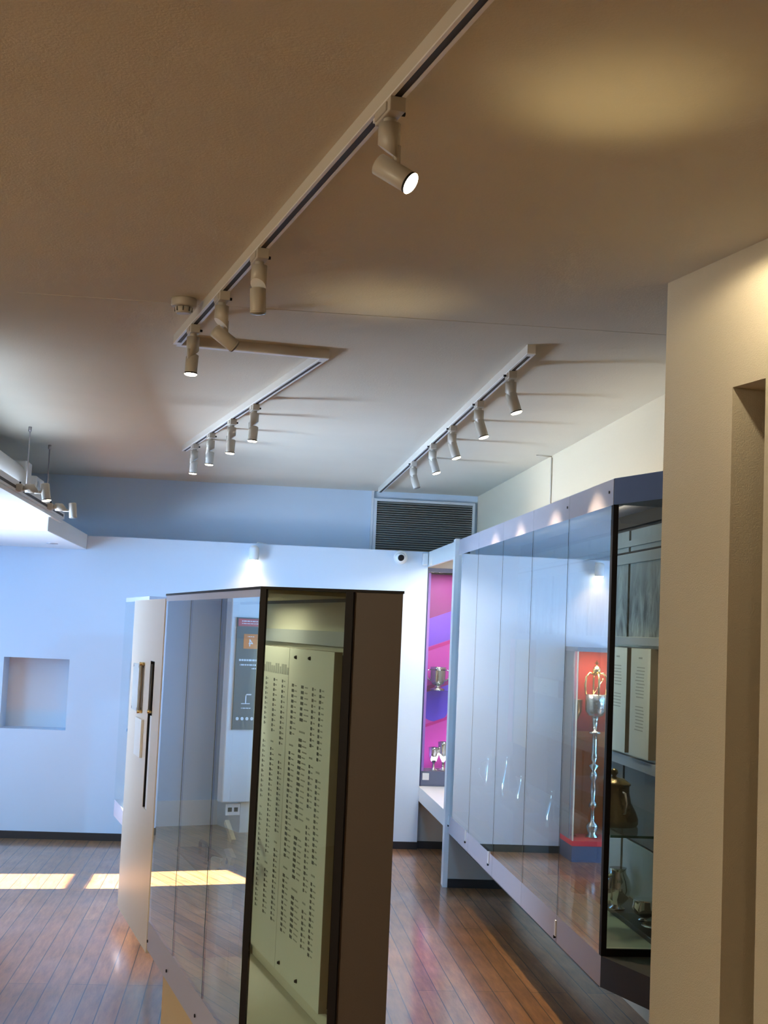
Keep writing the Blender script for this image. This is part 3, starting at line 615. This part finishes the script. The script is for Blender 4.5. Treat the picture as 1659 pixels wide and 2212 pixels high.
# back panels with black shadow gaps, in three tiers
gaps = [5.56, 6.10, 6.79, 7.62, 8.52, 9.24, 9.64]
for i, (a, c) in enumerate(zip(gaps, gaps[1:])):
    MB().box(RW_X - 0.034, RW_X - 0.02, a + .018, c - .018, 1.775, 2.308).build('mural_panel', 'mural', rs)
    MB().box(RW_X - 0.034, RW_X - 0.02, a + .018, c - .018, 0.80, 1.14).build('lower_panel', 'lowgrey', rs)
    MB().box(RW_X - 0.034, RW_X - 0.02, a + .018, c - .018, 0.53, 0.79).build('foot_panel', 'canvas', rs)
MB().box(RW_X - 0.034, RW_X - 0.02, 7.3, gaps[-1], 1.14, 1.775).build('middle_panel', 'canvas', rs)
MB().box(RW_X - 0.034, RW_X - 0.02, gaps[0], 7.3, 1.14, 1.775).build('middle_panel', 'cream', rs)
MB().box(RW_X - 0.04, RW_X - 0.034, 5.56, 9.6, 2.325, 2.335).build('shadow_line', 'black', rs)
for z0, z1 in ((2.14, 2.19), (2.225, 2.255)):
    MB().box(RW_X - 0.045, RW_X - 0.034, 5.56, 9.6, z0 , z1).build('hanging_rail', 'canvas', rs)
MB().box(RW_X - 0.044, RW_X - 0.034, 5.56, 9.6, 2.192, 2.200).build('shadow_line', 'black', rs)
MB().box(RW_X - 0.06, RW_X - 0.034, 5.56, 9.6, 1.735, 1.772).build('ledge', 'grey', rs)
MB().box(RW_X - 0.06, RW_X - 0.034, 5.56, 9.6, 1.145, 1.195).build('ledge', 'grey', rs)
# text boards on the middle tier
def board(y0, y1, z0, z1, face, label, n=0, grp=None):
    t = thing('caption_board', (RW_X - .05, (y0 + y1) / 2, z0), label, 'caption board', grp)
    MB().box(RW_X - 0.075, RW_X - 0.035, y0, y1, z0, z1).build('board', 'boardside', t)
    MB().box(RW_X - 0.0765, RW_X - 0.075, y0, y1, z0, z1).build('printed_face', face, t)
    if n:
        b = MB(); rnd = random.Random(int(y0 * 10)); yc = (y0 + y1) / 2; z = z1 - 0.045; X = RW_X - 0.0771
        b.box(X, X + .001, yc - .03, yc + .03, z - .004, z + .004); z -= 0.045
        for i in range(n):
            if i == n * 3 // 5: z -= 0.03
            b.box(X, X + .001, yc - rnd.uniform(.06, .075), yc + rnd.uniform(.05, .08), z - .0022, z + .0022); z -= 0.0155
        b.build('printed_lines', 'print2', t)
    return t
g = 'caption boards on the back of the right showcase'
board(6.245, 6.565, 1.212, 1.72, 'paper', 'off-white caption board with long text, beside the near right wall', 18, g)
board(6.640, 6.960, 1.212, 1.72, 'paper', 'off-white caption board with short text, beside the black corner post', 12, g)
board(8.95, 9.40, 1.03, 1.735, 'tan', 'tan upright panel seen faintly through the glass of the right showcase', 0)
board(9.46, 9.62, 1.03, 1.735, 'pinkp', 'rose pink upright panel seen faintly through the far panes of the right showcase', 0)
board(8.10, 8.80, 1.40, 1.50, 'paper', 'low wide pale label seen faintly through the middle glass of the right showcase', 3)
# glass shelf and silver
t = thing('glass_shelf', (1.7, 5.9, 0.962), 'clear green-edged glass shelf near the black corner post', 'shelf')
MB().box(CASE_X + 0.03, RW_X - .036, YN + 0.02, 6.75, 0.958, 0.968).build('sheet', 'shelfg', t)
MB().box(CASE_X + 0.03, RW_X - .036, YN + 0.018, YN + 0.021, 0.958, 0.968).build('polished_edge', mat('green_glass_edge', (0.03, 0.16, 0.13), 0.15), t)
for y in (5.7, 6.6): MB().box(RW_X - 0.08, RW_X - 0.034, y, y + .012, 0.945, 0.958).build('bracket', 'alu', t)
def lathe_obj(name, x, y, z, prof, mt, label, cat, group=None, part='body', tall=None):
    t = thing(name, (x, y, z), label, cat, group)
    MB().lathe([(r_, z + h_) for r_, h_ in prof], Matrix.Translation((x, y, 0)), seg=36).build(part, mt, t)
    return t
tarn = mat('dark_gilt', (0.20, 0.155, 0.075), 0.2, metal=1.0, bump=1.0, scale=38); M_['tarn'] = tarn
t = lathe_obj('tea_urn', 1.612, 5.86, 0.968, [(0.10, 0), (0.106, 0.01), (0.106, 0.03), (0.095, 0.06), (0.075, 0.095), (0.066, 0.14), (0.066, 0.165), (0.07, 0.17)], 'tarn', 'dark gilt lidded urn with a handle on the glass shelf', 'urn')
MB().lathe([(0.072, 1.138), (0.07, 1.146), (0.04, 1.166), (0.012, 1.170), (0.008, 1.176), (0.017, 1.188), (0.015, 1.200), (0.004, 1.208)], Matrix.Translation((1.612, 5.86, 0))).build('lid', 'tarn', t)
MB().tube([(1.62, 5.795, 1.12), (1.635, 5.765, 1.11), (1.64, 5.755, 1.07), (1.635, 5.76, 1.03), (1.62, 5.775, 1.02)], 0.006, 8).build('handle', 'silver', t)
MB().box(1.72, RW_X - .06, 5.62, 6.9, 0.522, 0.545).build('display_slab', 'deepgrey', None, bevel=0.003)
tag(bpy.data.objects['display_slab'], 'dark low slab under the silver jug and bowls', 'slab')
t = lathe_obj('silver_jug', 1.74, 6.22, 0.545, [(0.035, 0), (0.038, 0.008), (0.022, 0.018), (0.05, 0.05), (0.062, 0.09), (0.055, 0.13), (0.036, 0.165), (0.04, 0.185)], 'silver', 'silver jug with a white oval handle standing on the dark slab', 'jug')
MB().tube([(1.70, 6.19, 0.70), (1.665, 6.16, 0.695), (1.645, 6.145, 0.66), (1.648, 6.15, 0.62), (1.67, 6.165, 0.59), (1.695, 6.19, 0.58)], 0.009, 10).build('handle', 'ivory', t)
t = lathe_obj('tankard', 1.68, 6.62, 0.545, [(0.055, 0), (0.06, 0.01), (0.055, 0.02), (0.058, 0.12), (0.065, 0.135), (0.062, 0.14), (0.055, 0.13)], 'tarn', 'dark squat tankard behind the silver jug, partly hidden by the corner post', 'tankard')
t = lathe_obj('sugar_bowl', 1.80, 5.98, 0.545, [(0.03, 0), (0.032, 0.006), (0.018, 0.016), (0.045, 0.03), (0.058, 0.055), (0.05, 0.085), (0.055, 0.092)], 'silver', 'small round silver bowl with glints in front of the jug', 'bowl')
MB().tube([(1.755, 5.95, 0.625), (1.735, 5.93, 0.64), (1.73, 5.925, 0.61), (1.755, 5.945, 0.585)], 0.005, 8).build('handle', 'silver', t)
t = lathe_obj('silver_dish', 1.80, 5.74, 0.545, [(0.03, 0), (0.028, 0.01), (0.06, 0.02), (0.085, 0.028), (0.084, 0.031), (0.03, 0.022), (0.005, 0.02)], 'silver', 'shallow silver footed dish at the front of the dark slab', 'dish')
# objects seen faintly deeper in
t = lathe_obj('coffee_pot', 1.73, 9.42, 0.71, [(0.055, 0), (0.057, 0.02), (0.05, 0.12), (0.04, 0.2), (0.042, 0.21), (0.02, 0.235), (0.005, 0.26)], 'silver', 'tall silver coffee pot at the far end of the right showcase', 'coffee pot')
MB().tube([(1.69, 9.4, .9), (1.65, 9.38, .89), (1.64, 9.38, .82), (1.68, 9.4, .76)], 0.006, 8).build('handle', 'silver', t)
pl = [('display_block', (1.62, 1.90, 9.2, 9.6, 0.522, 0.71), 'pale block under the tall silver coffee pot in the right showcase'),
      ('display_block', (1.64, 1.90, 8.15, 8.95, 0.522, 0.72), 'wide pale block in the middle of the right showcase'),
      ('display_block', (1.64, 1.90, 7.2, 7.85, 0.522, 0.70), 'pale block nearer the viewer in the right showcase')]
for nme, bx, lab in pl: tag(MB().box(*bx).build(nme, 'grey', None, bevel=0.004), lab, 'display block', 'display blocks in the right showcase')
for i, (x, y, z, sc, lab) in enumerate(((1.72, 8.75, 0.72, 1.0, 'tall silver flask on the wide pale block'), (1.74, 8.4, 0.72, 0.7, 'short silver flask on the wide pale block'), (1.74, 7.55, 0.70, 0.8, 'silver flask on the pale block nearer the viewer'))):
    t = lathe_obj('silver_flask', x, y, z, [(0.05 * sc, 0), (0.055 * sc, .02), (0.06 * sc, .1 * sc), (0.03 * sc, .2 * sc), (0.02 * sc, .26 * sc), (0.028 * sc, .28 * sc)], 'silver', lab, 'flask', 'silver flasks in the right showcase')
light('case_light', 'AREA', (1.518, 7.2, 2.388), (0.6, 0, -1), 1.3, (1.0, 0.94, 0.78), shape='RECTANGLE', size=0.02, size_y=3.0, ydir=(0,1,0))

# ------------------------------------------------------------------ white fin and open bay beyond the long showcase
struct(MB().prism([(1.462, 9.66), (1.495, 9.66), (1.495, 9.80), (1.470, 9.80)], 0.0, 2.425).build('trim_3', 'white'))
struct(MB().box(1.495, RW_X, 9.655, 9.70, 0.06, 2.417).build('wall_bay_end', mat('bay_wall_in_shade', (0.42, 0.38, 0.33), 0.7)))  # shade on this piece of wall is put into a darker colour
struct(MB().box(1.495, RW_X, 9.648, 9.70, 0, 0.06).build('baseboard_right', 'base'))
t = thing('bay_canopy', (1.7, 10.5, 2.3), 'white boxed canopy over the open bay in the far right corner', 'canopy')
MB().box(CASE_X, CASE_X + 0.02, 9.80, WALL_Y, 2.294, 2.416).build('fascia', 'white', t)
MB().box(CASE_X + 0.02, RW_X, 9.70, 11.36, 2.36, 2.416).build('soffit', 'white', t)
t = thing('bay_bench', (1.7, 10.5, 0.39), 'white cantilevered bench shelf in the bay at the far right corner', 'bench')
MB().box(CASE_X, RW_X, 9.80, 11.36, 0.385, 0.502).build('shelf', 'white', t, bevel=0.003)
light('bay_light', 'AREA', (1.72, 10.4, 2.34), (0, 0.05, -1), 15, (1.0, 0.97, 0.95), shape='RECTANGLE', size=0.25, size_y=0.9, ydir=(0,1,0))
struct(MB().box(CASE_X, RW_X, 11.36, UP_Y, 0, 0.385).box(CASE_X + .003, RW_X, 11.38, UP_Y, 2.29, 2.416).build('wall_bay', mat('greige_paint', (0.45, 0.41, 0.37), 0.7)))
# pink vitrine
pv = thing('pink_vitrine', (1.7, 11.45, 0.5), 'narrow tall vitrine with a vivid pink and violet backdrop in the far right corner', 'display case')
MB().box(CASE_X + .003, 1.508, 11.37, 11.385, 0.50, 2.29).box(1.508, RW_X, 11.37, 11.385, 2.255, 2.29).build('frame', 'navy', pv)
MB().box(CASE_X + .004, RW_X, 11.372, 11.69, 0.502, 0.62).build('base', 'slate', pv)
MB().box(1.508, RW_X, 11.374, 11.380, 0.62, 2.255).build('pane', 'plex', pv)
MB().box(1.508, 1.53, 11.39, 11.66, 0.62, 2.25).build('side_lining', mat('violet_lining', (0.55, 0.25, 0.9), 0.6), pv)
bd = MB(); Yb = 11.66
def shp(b, pts, mi, off): 
    vs = [b.bm.verts.new((x, Yb - off, z)) for x, z in pts]; vb = [b.bm.verts.new((x, Yb - off + 0.0015, z)) for x, z in pts]; n = len(pts)
    b.bm.faces.new(vs).material_index = mi; b.bm.faces.new(vb[::-1]).material_index = mi
    for i in range(n): b.bm.faces.new((vs[i], vb[i], vb[(i + 1) % n], vs[(i + 1) % n])).material_index = mi
xl, xr = 1.53, 1.95
bd.box(xl, xr, Yb, Yb + 0.02, 0.62, 2.25, 0)
def zl(z0, x): return z0 + (x - 1.53) * 0.38
shp(bd, [(xl, zl(1.86, xl)), (xr, zl(1.86, xr)), (xr, 2.25), (xl, 2.25)], 1, 0.002)          # plum top
shp(bd, [(xl, zl(1.62, xl)), (xr, zl(1.62, xr)), (xr, zl(1.86, xr)), (xl, zl(1.86, xl))], 2, 0.002)   # violet
shp(bd, [(xl, zl(1.585, xl)), (xr, zl(1.585, xr)), (xr, zl(1.615, xr)), (xl, zl(1.615, xl))], 3, 0.003)  # magenta stripe
shp(bd, [(xl, zl(1.24, xl)), (xr, zl(1.24, xr)), (xr, zl(1.29, xr)), (xl, zl(1.29, xl))], 1, 0.003)
arc = [(1.64 + 0.11 * math.cos(a), 1.10 + 0.09 * math.sin(a)) for a in [math.pi + k * math.pi / 14 for k in range(15)]]
shp(bd, [(xl, zl(1.24, xl)), (xl, 1.12)] + arc + [(xr, 1.12), (xr, zl(1.24, xr))], 4, 0.002)            # deep violet with rounded foot
shp(bd, [(xl, zl(0.945, xl)), (xr, zl(0.945, xr)), (xr, zl(0.97, xr)), (xl, zl(0.97, xl))], 3, 0.003)
bd.build('painted_backdrop', [mat('hot_pink', (0.95, 0.10, 0.62), 0.6), mat('plum', (0.42, 0.04, 0.28), 0.6), mat('violet', (0.36, 0.13, 0.95), 0.6), mat('magenta', (0.85, 0.02, 0.35), 0.6), mat('deep_violet', (0.22, 0.11, 0.98), 0.6)], pv)
light('vitrine_light', 'AREA', (1.73, 11.46, 2.22), (0, 0.12, -1), 0.8, (0.95, 0.75, 1.0), shape='RECTANGLE', size=0.35, size_y=0.12, ydir=(0,1,0))
light('vitrine_foot_light', 'AREA', (1.73, 11.44, 0.70), (0, 0.6, 1), 0.5, (0.9, 0.75, 1.0), shape='RECTANGLE', size=0.35, size_y=0.08, ydir=(0,1,0))
tag(MB().box(1.514, RW_X, 11.40, 11.63, 1.275, 1.281).build('glass_shelf', 'shelfg', None), 'clear glass shelf holding the two-handled cup in the pink vitrine', 'shelf')
t = lathe_obj('loving_cup', 1.635, 11.5, 1.281, [(0.06, 0), (0.062, .008), (0.03, .02), (0.02, .035), (0.05, .05), (0.062, .08), (0.064, .17), (0.07, .19), (0.066, .19), (0.058, .09)], 'silver', 'silver two-handled cup on the upper shelf of the pink vitrine', 'cup')
for s in (-1, 1): MB().tube([(1.635 + s * .062, 11.5, 1.45), (1.635 + s * .095, 11.5, 1.44), (1.635 + s * .09, 11.5, 1.38), (1.635 + s * .06, 11.5, 1.355)], 0.006, 8).build('handle', 'silver', t)
g = 'silver goblets at the foot of the pink vitrine'
gob = [(0.034, 0), (0.036, .006), (0.012, .02), (0.01, .06), (0.03, .085), (0.04, .12), (0.043, .17), (0.046, .19), (0.042, .19), (0.035, .12)]
lathe_obj('goblet', 1.62, 11.46, 0.62, gob, 'silver', 'shorter silver goblet at the foot of the pink vitrine', 'goblet', g)
lathe_obj('goblet', 1.70, 11.46, 0.62, [(r_ * 1.1, h_ * 1.25) for r_, h_ in gob], 'silver', 'taller silver goblet at the foot of the pink vitrine', 'goblet', g)
tag(MB().box(1.52, 1.574, 11.366, 11.3715, 0.55, 0.606).build('number_card', 'white', None), 'small white label on the blue-grey base of the pink vitrine', 'label')

# ------------------------------------------------------------------ mace cabinet on the far wall (seen reflected in the long showcase)
mc = thing('mace_cabinet', (0.12, 11.1, 0), 'tall glass-fronted cabinet with a red interior against the far wall, reflected in the right showcase', 'display case')
cx0, cx1, cy0 = -0.09, 0.31, 10.87
MB().box(cx0, cx1, cy0, WALL_Y - .012, 0.0, 0.125).build('base', 'slate', mc)
tag(MB().box(cx0, cx1, cy0 - .002, WALL_Y - .012, 0.125, 0.165).build('red_strip', mat('scarlet_strip', (0.8, 0.05, 0.06), 0.5), mc), 'scarlet strip under the glass')
MB().box(cx0, cx1, cy0, WALL_Y - .012, 1.655, 1.69).build('top', 'alu', mc)
b = MB().box(cx1 - 0.012, cx1, 11.0, WALL_Y - .012, 0.165, 1.655).build('side_panel', 'sidegrey', mc)
MB().box(cx0, cx0 + 0.012, 11.0, WALL_Y - .012, 0.165, 1.655).build('side_panel', 'sidegrey', mc)
MB().box(cx0 + .012, cx1 - .012, WALL_Y - .03, WALL_Y - .012, 1.0, 1.655, 0).box(cx0 + .012, cx1 - .012, WALL_Y - .03, WALL_Y - .012, 0.165, 1.0, 1).build('backdrop', ['red', 'orange'], mc)
for x in (cx0, cx1 - .01): tag(MB().box(x, x + .01, cy0, cy0 + .012, 0.165, 1.655).build('glass_edge', 'ivory', mc), 'pale glass edge')
MB().box(cx0 + .01, cx1 - .01, cy0 + .002, cy0 + .008, 0.165, 1.655).build('front_pane', 'plex', mc)
MB().box(cx1 - .008, cx1 - .002, cy0 + .012, 11.0, 0.165, 1.655).build('side_pane', 'plex', mc)
MB().box(cx0 + .002, cx0 + .008, cy0 + .012, 11.0, 0.165, 1.655).build('side_pane', 'plex', mc)
mx, my, mz = 0.105, 11.05, 0.166
mace = thing('mace', (mx, my, mz), 'tall ornate silver mace with an open crown head standing in the red cabinet', 'mace')
Tm = Matrix.Translation((mx, my, 0))
MB().lathe([(0.05, 0.166), (0.052, 0.178), (0.03, 0.20), (0.05, 0.25), (0.048, 0.27), (0.018, 0.30), (0.014, 0.40), (0.035, 0.42), (0.032, 0.44), (0.016, 0.46), (0.024, 0.55), (0.016, 0.62), (0.034, 0.65), (0.03, 0.68), (0.014, 0.70), (0.042, 0.742), (0.012, 0.76), (0.03, 0.81), (0.022, 0.84), (0.02, 0.95), (0.018, 0.99), (0.048, 1.0), (0.046, 1.012), (0.016, 1.02), (0.022, 1.10), (0.03, 1.13)], Tm, seg=32).build('shaft', 'silver', mace)
MB().lathe([(0.03, 1.13), (0.065, 1.145), (0.082, 1.18), (0.085, 1.26), (0.088, 1.31), (0.078, 1.315)], Tm, seg=36).build('bowl', mat('chased_silver', (0.82, 0.8, 0.78), 0.2, metal=1.0, bump=1.0, scale=40), mace)
for k in range(4):
    a = k * math.pi / 2 + 0.0; c, s = math.cos(a), math.sin(a)
    MB().tube([(mx + r_ * c, my + r_ * s, z) for r_, z in ((0.082, 1.31), (0.09, 1.38), (0.085, 1.45), (0.055, 1.485), (0.02, 1.475))], 0.009, 8).build('crown_arch', 'gilt', mace)
MB().lathe([(0.012, 1.465), (0.03, 1.485), (0.034, 1.51), (0.024, 1.535), (0.01, 1.545)], Tm).build('orb', 'gilt', mace)
MB().box(mx - .006, mx + .006, my - .004, my + .004, 1.545, 1.585).box(mx - .018, mx + .018, my - .004, my + .004, 1.56, 1.57).build('cross', 'gilt', mace)
MB().tube([(mx + .03, my - .02, 1.31), (mx - .045, my - .03, 1.43)], 0.005, 8).lathe([(0.004, -.01), (0.01, 0), (0.004, .01)], Matrix.Translation((mx - .045, my - .03, 1.435))).build('sceptre', 'gilt', mace)
t = lathe_obj('gilt_cup', 0.24, 11.14, 0.166, [(0.03, 0), (0.008, .02), (0.008, .93), (0.02, .95), (0.045, 1.0), (0.05, 1.09), (0.056, 1.10), (0.05, 1.10)], 'gilt', 'gilt bowl on a tall slim stem behind the mace in the red cabinet', 'cup')
light('cabinet_light', 'AREA', (0.11, 10.97, 1.645), (0, 0.15, -1), 5, (1.0, 0.8, 0.55), shape='RECTANGLE', size=0.3, size_y=0.15, ydir=(0,1,0))

# ------------------------------------------------------------------ sign wall at the far left (seen reflected in the central showcase)
t = thing('sign_screen', (-3.5, 11.2, 0.25), 'tall pale screen wall at the far left carrying a grey information sign', 'screen')
MB().box(-4.1, -2.905, 11.2, 11.31, 0.26, 2.4).build('screen', 'wall', t, bevel=0.01)
MB().box(-3.9, -3.1, 11.25, 11.74, 0.0, 0.26).build('foot', 'wall', t)
t = thing('information_sign', (-3.3, 11.2, 0.87), 'dark grey information sign with a red header and an orange square numbered 4', 'sign')
Ys = 11.2
MB().box(-3.66, -2.958, Ys - .012, Ys, 0.87, 1.815).build('board', 'signgrey', t)
MB().box(-3.65, -2.968, Ys - .0135, Ys - .012, 1.742, 1.805).build('header', 'signred', t)
MB().box(-3.155, -3.025, Ys - .0135, Ys - .012, 1.552, 1.677).build('orange_square', 'signor', t)
def word(txt, x, z, size, par, name='lettering', align='CENTER'):
    c = bpy.data.curves.new(name, 'FONT'); c.body = txt; c.size = size; c.align_x = align; c.extrude = 0.0006
    o = bpy.data.objects.new(name, c); COL.objects.link(o); o.location = (x, Ys - .0142, z); o.rotation_euler = (R(90), 0, 0)
    me = bpy.data.meshes.new_from_object(o); bpy.data.objects.remove(o)
    o = bpy.data.objects.new(name, me); COL.objects.link(o); me.materials.append(M_['ink']); 
    o.matrix_world = Matrix.Translation((x, Ys - .0142, z)) @ Matrix.Rotation(R(90), 4, 'X'); o.parent = par; o.matrix_parent_inverse = par.matrix_basis.inverted()
    return o
word('4', -3.09, 1.572, 0.09, t, 'numeral')
b = MB(); rnd = random.Random(5)
for z, x0, x1, hh in ((1.455, -3.40, -2.99, .008), (1.415, -3.40, -3.0, .006), (1.385, -3.40, -3.11, .005), (1.655, -3.12, -3.06, .003), (1.785, -3.4, -3.0, .004), (1.765, -3.3, -3.0, .003), (1.05, -3.12, -3.03, .004)):
    x = x0
    while x < x1:
        wd = rnd.uniform(.012, .03); b.box(x, min(x + wd, x1), Ys - .0145, Ys - .0125, z - hh, z + hh); x += wd + .005
b.box(-3.075, -3.065, Ys - .0145, Ys - .0125, 1.09, 1.17).box(-3.12, -3.065, Ys - .0145, Ys - .0125, 1.16, 1.17).box(-3.11, -3.03, Ys - .0145, Ys - .0125, 1.085, 1.092)
for x in (-3.0, -3.045, -3.09, -3.135): b.lathe([(0.014, 0), (0.014, .002)], axis_frame((x, Ys - .0125, 0.962), (0, -1, 0)))
b.build('white_print', 'ink', t)
t = thing('power_outlet', (-3.02, 11.2, 0.19), 'white double power outlet low on the screen wall, reflected in the central showcase', 'power outlet')
MB().box(-3.09, -2.96, 11.235, 11.25, 0.15, 0.245).build('plate', 'white', t, bevel=0.002)
MB().box(-3.07, -3.035, 11.232, 11.236, 0.18, 0.215).box(-3.015, -2.98, 11.232, 11.236, 0.18, 0.215).build('sockets', 'deepgrey', t)

# ------------------------------------------------------------------ wall washer, case lamp, added fills, spots for the glow off the glass tops
wl = P0 - V * 0.72 - NN * 0.27
light('wall_washer', 'SPOT', (wl.x, wl.y, 2.90), (0.1, 0.15, -1), 6.0, (1, 0.84, 0.56), spot_size=R(160), spot_blend=0.3, shadow_soft_size=0.02)
light('near_display_fill', 'SPOT', (1.62, 6.0, 2.28), (0.15, 0.05, -1), 9, (1.0, 0.88, 0.65), spot_size=R(70), spot_blend=0.8, shadow_soft_size=0.01)  # added spot for glints on the silver, no fitting
light('raft_top_fill', 'AREA', (-1.5, 7.6, 2.52), (-0.1, 0, 1), 5, (0.7, 0.83, 1.0), ydir=(0, 1, 0), shape='RECTANGLE', size=0.2, size_y=3.0)  # added unseen lamp that lifts the dark ceiling over the raft
cs = O + V * 1.1 + NN * 0.12
light('central_object_fill', 'SPOT', (cs.x, cs.y, 1.80), (0, 0, -1), 7, (1.0, 0.95, 0.8), spot_size=R(60), spot_blend=0.8, shadow_soft_size=0.01)  # added spot that brightens the casket and blade, no fitting
cl = O + V * 0.9 + NN * 0.15
light('central_case_light', 'AREA', (cl.x, cl.y, 1.83), (0.0, 0, -1), 1.2, (1.0, 0.90, 0.62), shape='RECTANGLE', size=0.08, size_y=0.5, ydir=tuple(V))
light('bounce_near', 'SPOT', (0.75, 3.3, 1.95), (0.02, -0.42, 1), 9, (1, 0.76, 0.34), spot_size=R(34), spot_blend=1.0, shadow_soft_size=0.12)
light('bounce_mid', 'SPOT', (0.45, 5.3, 1.95), (0, -0.42, 1), 6, (1, 0.78, 0.36), spot_size=R(38), spot_blend=1.0, shadow_soft_size=0.12)
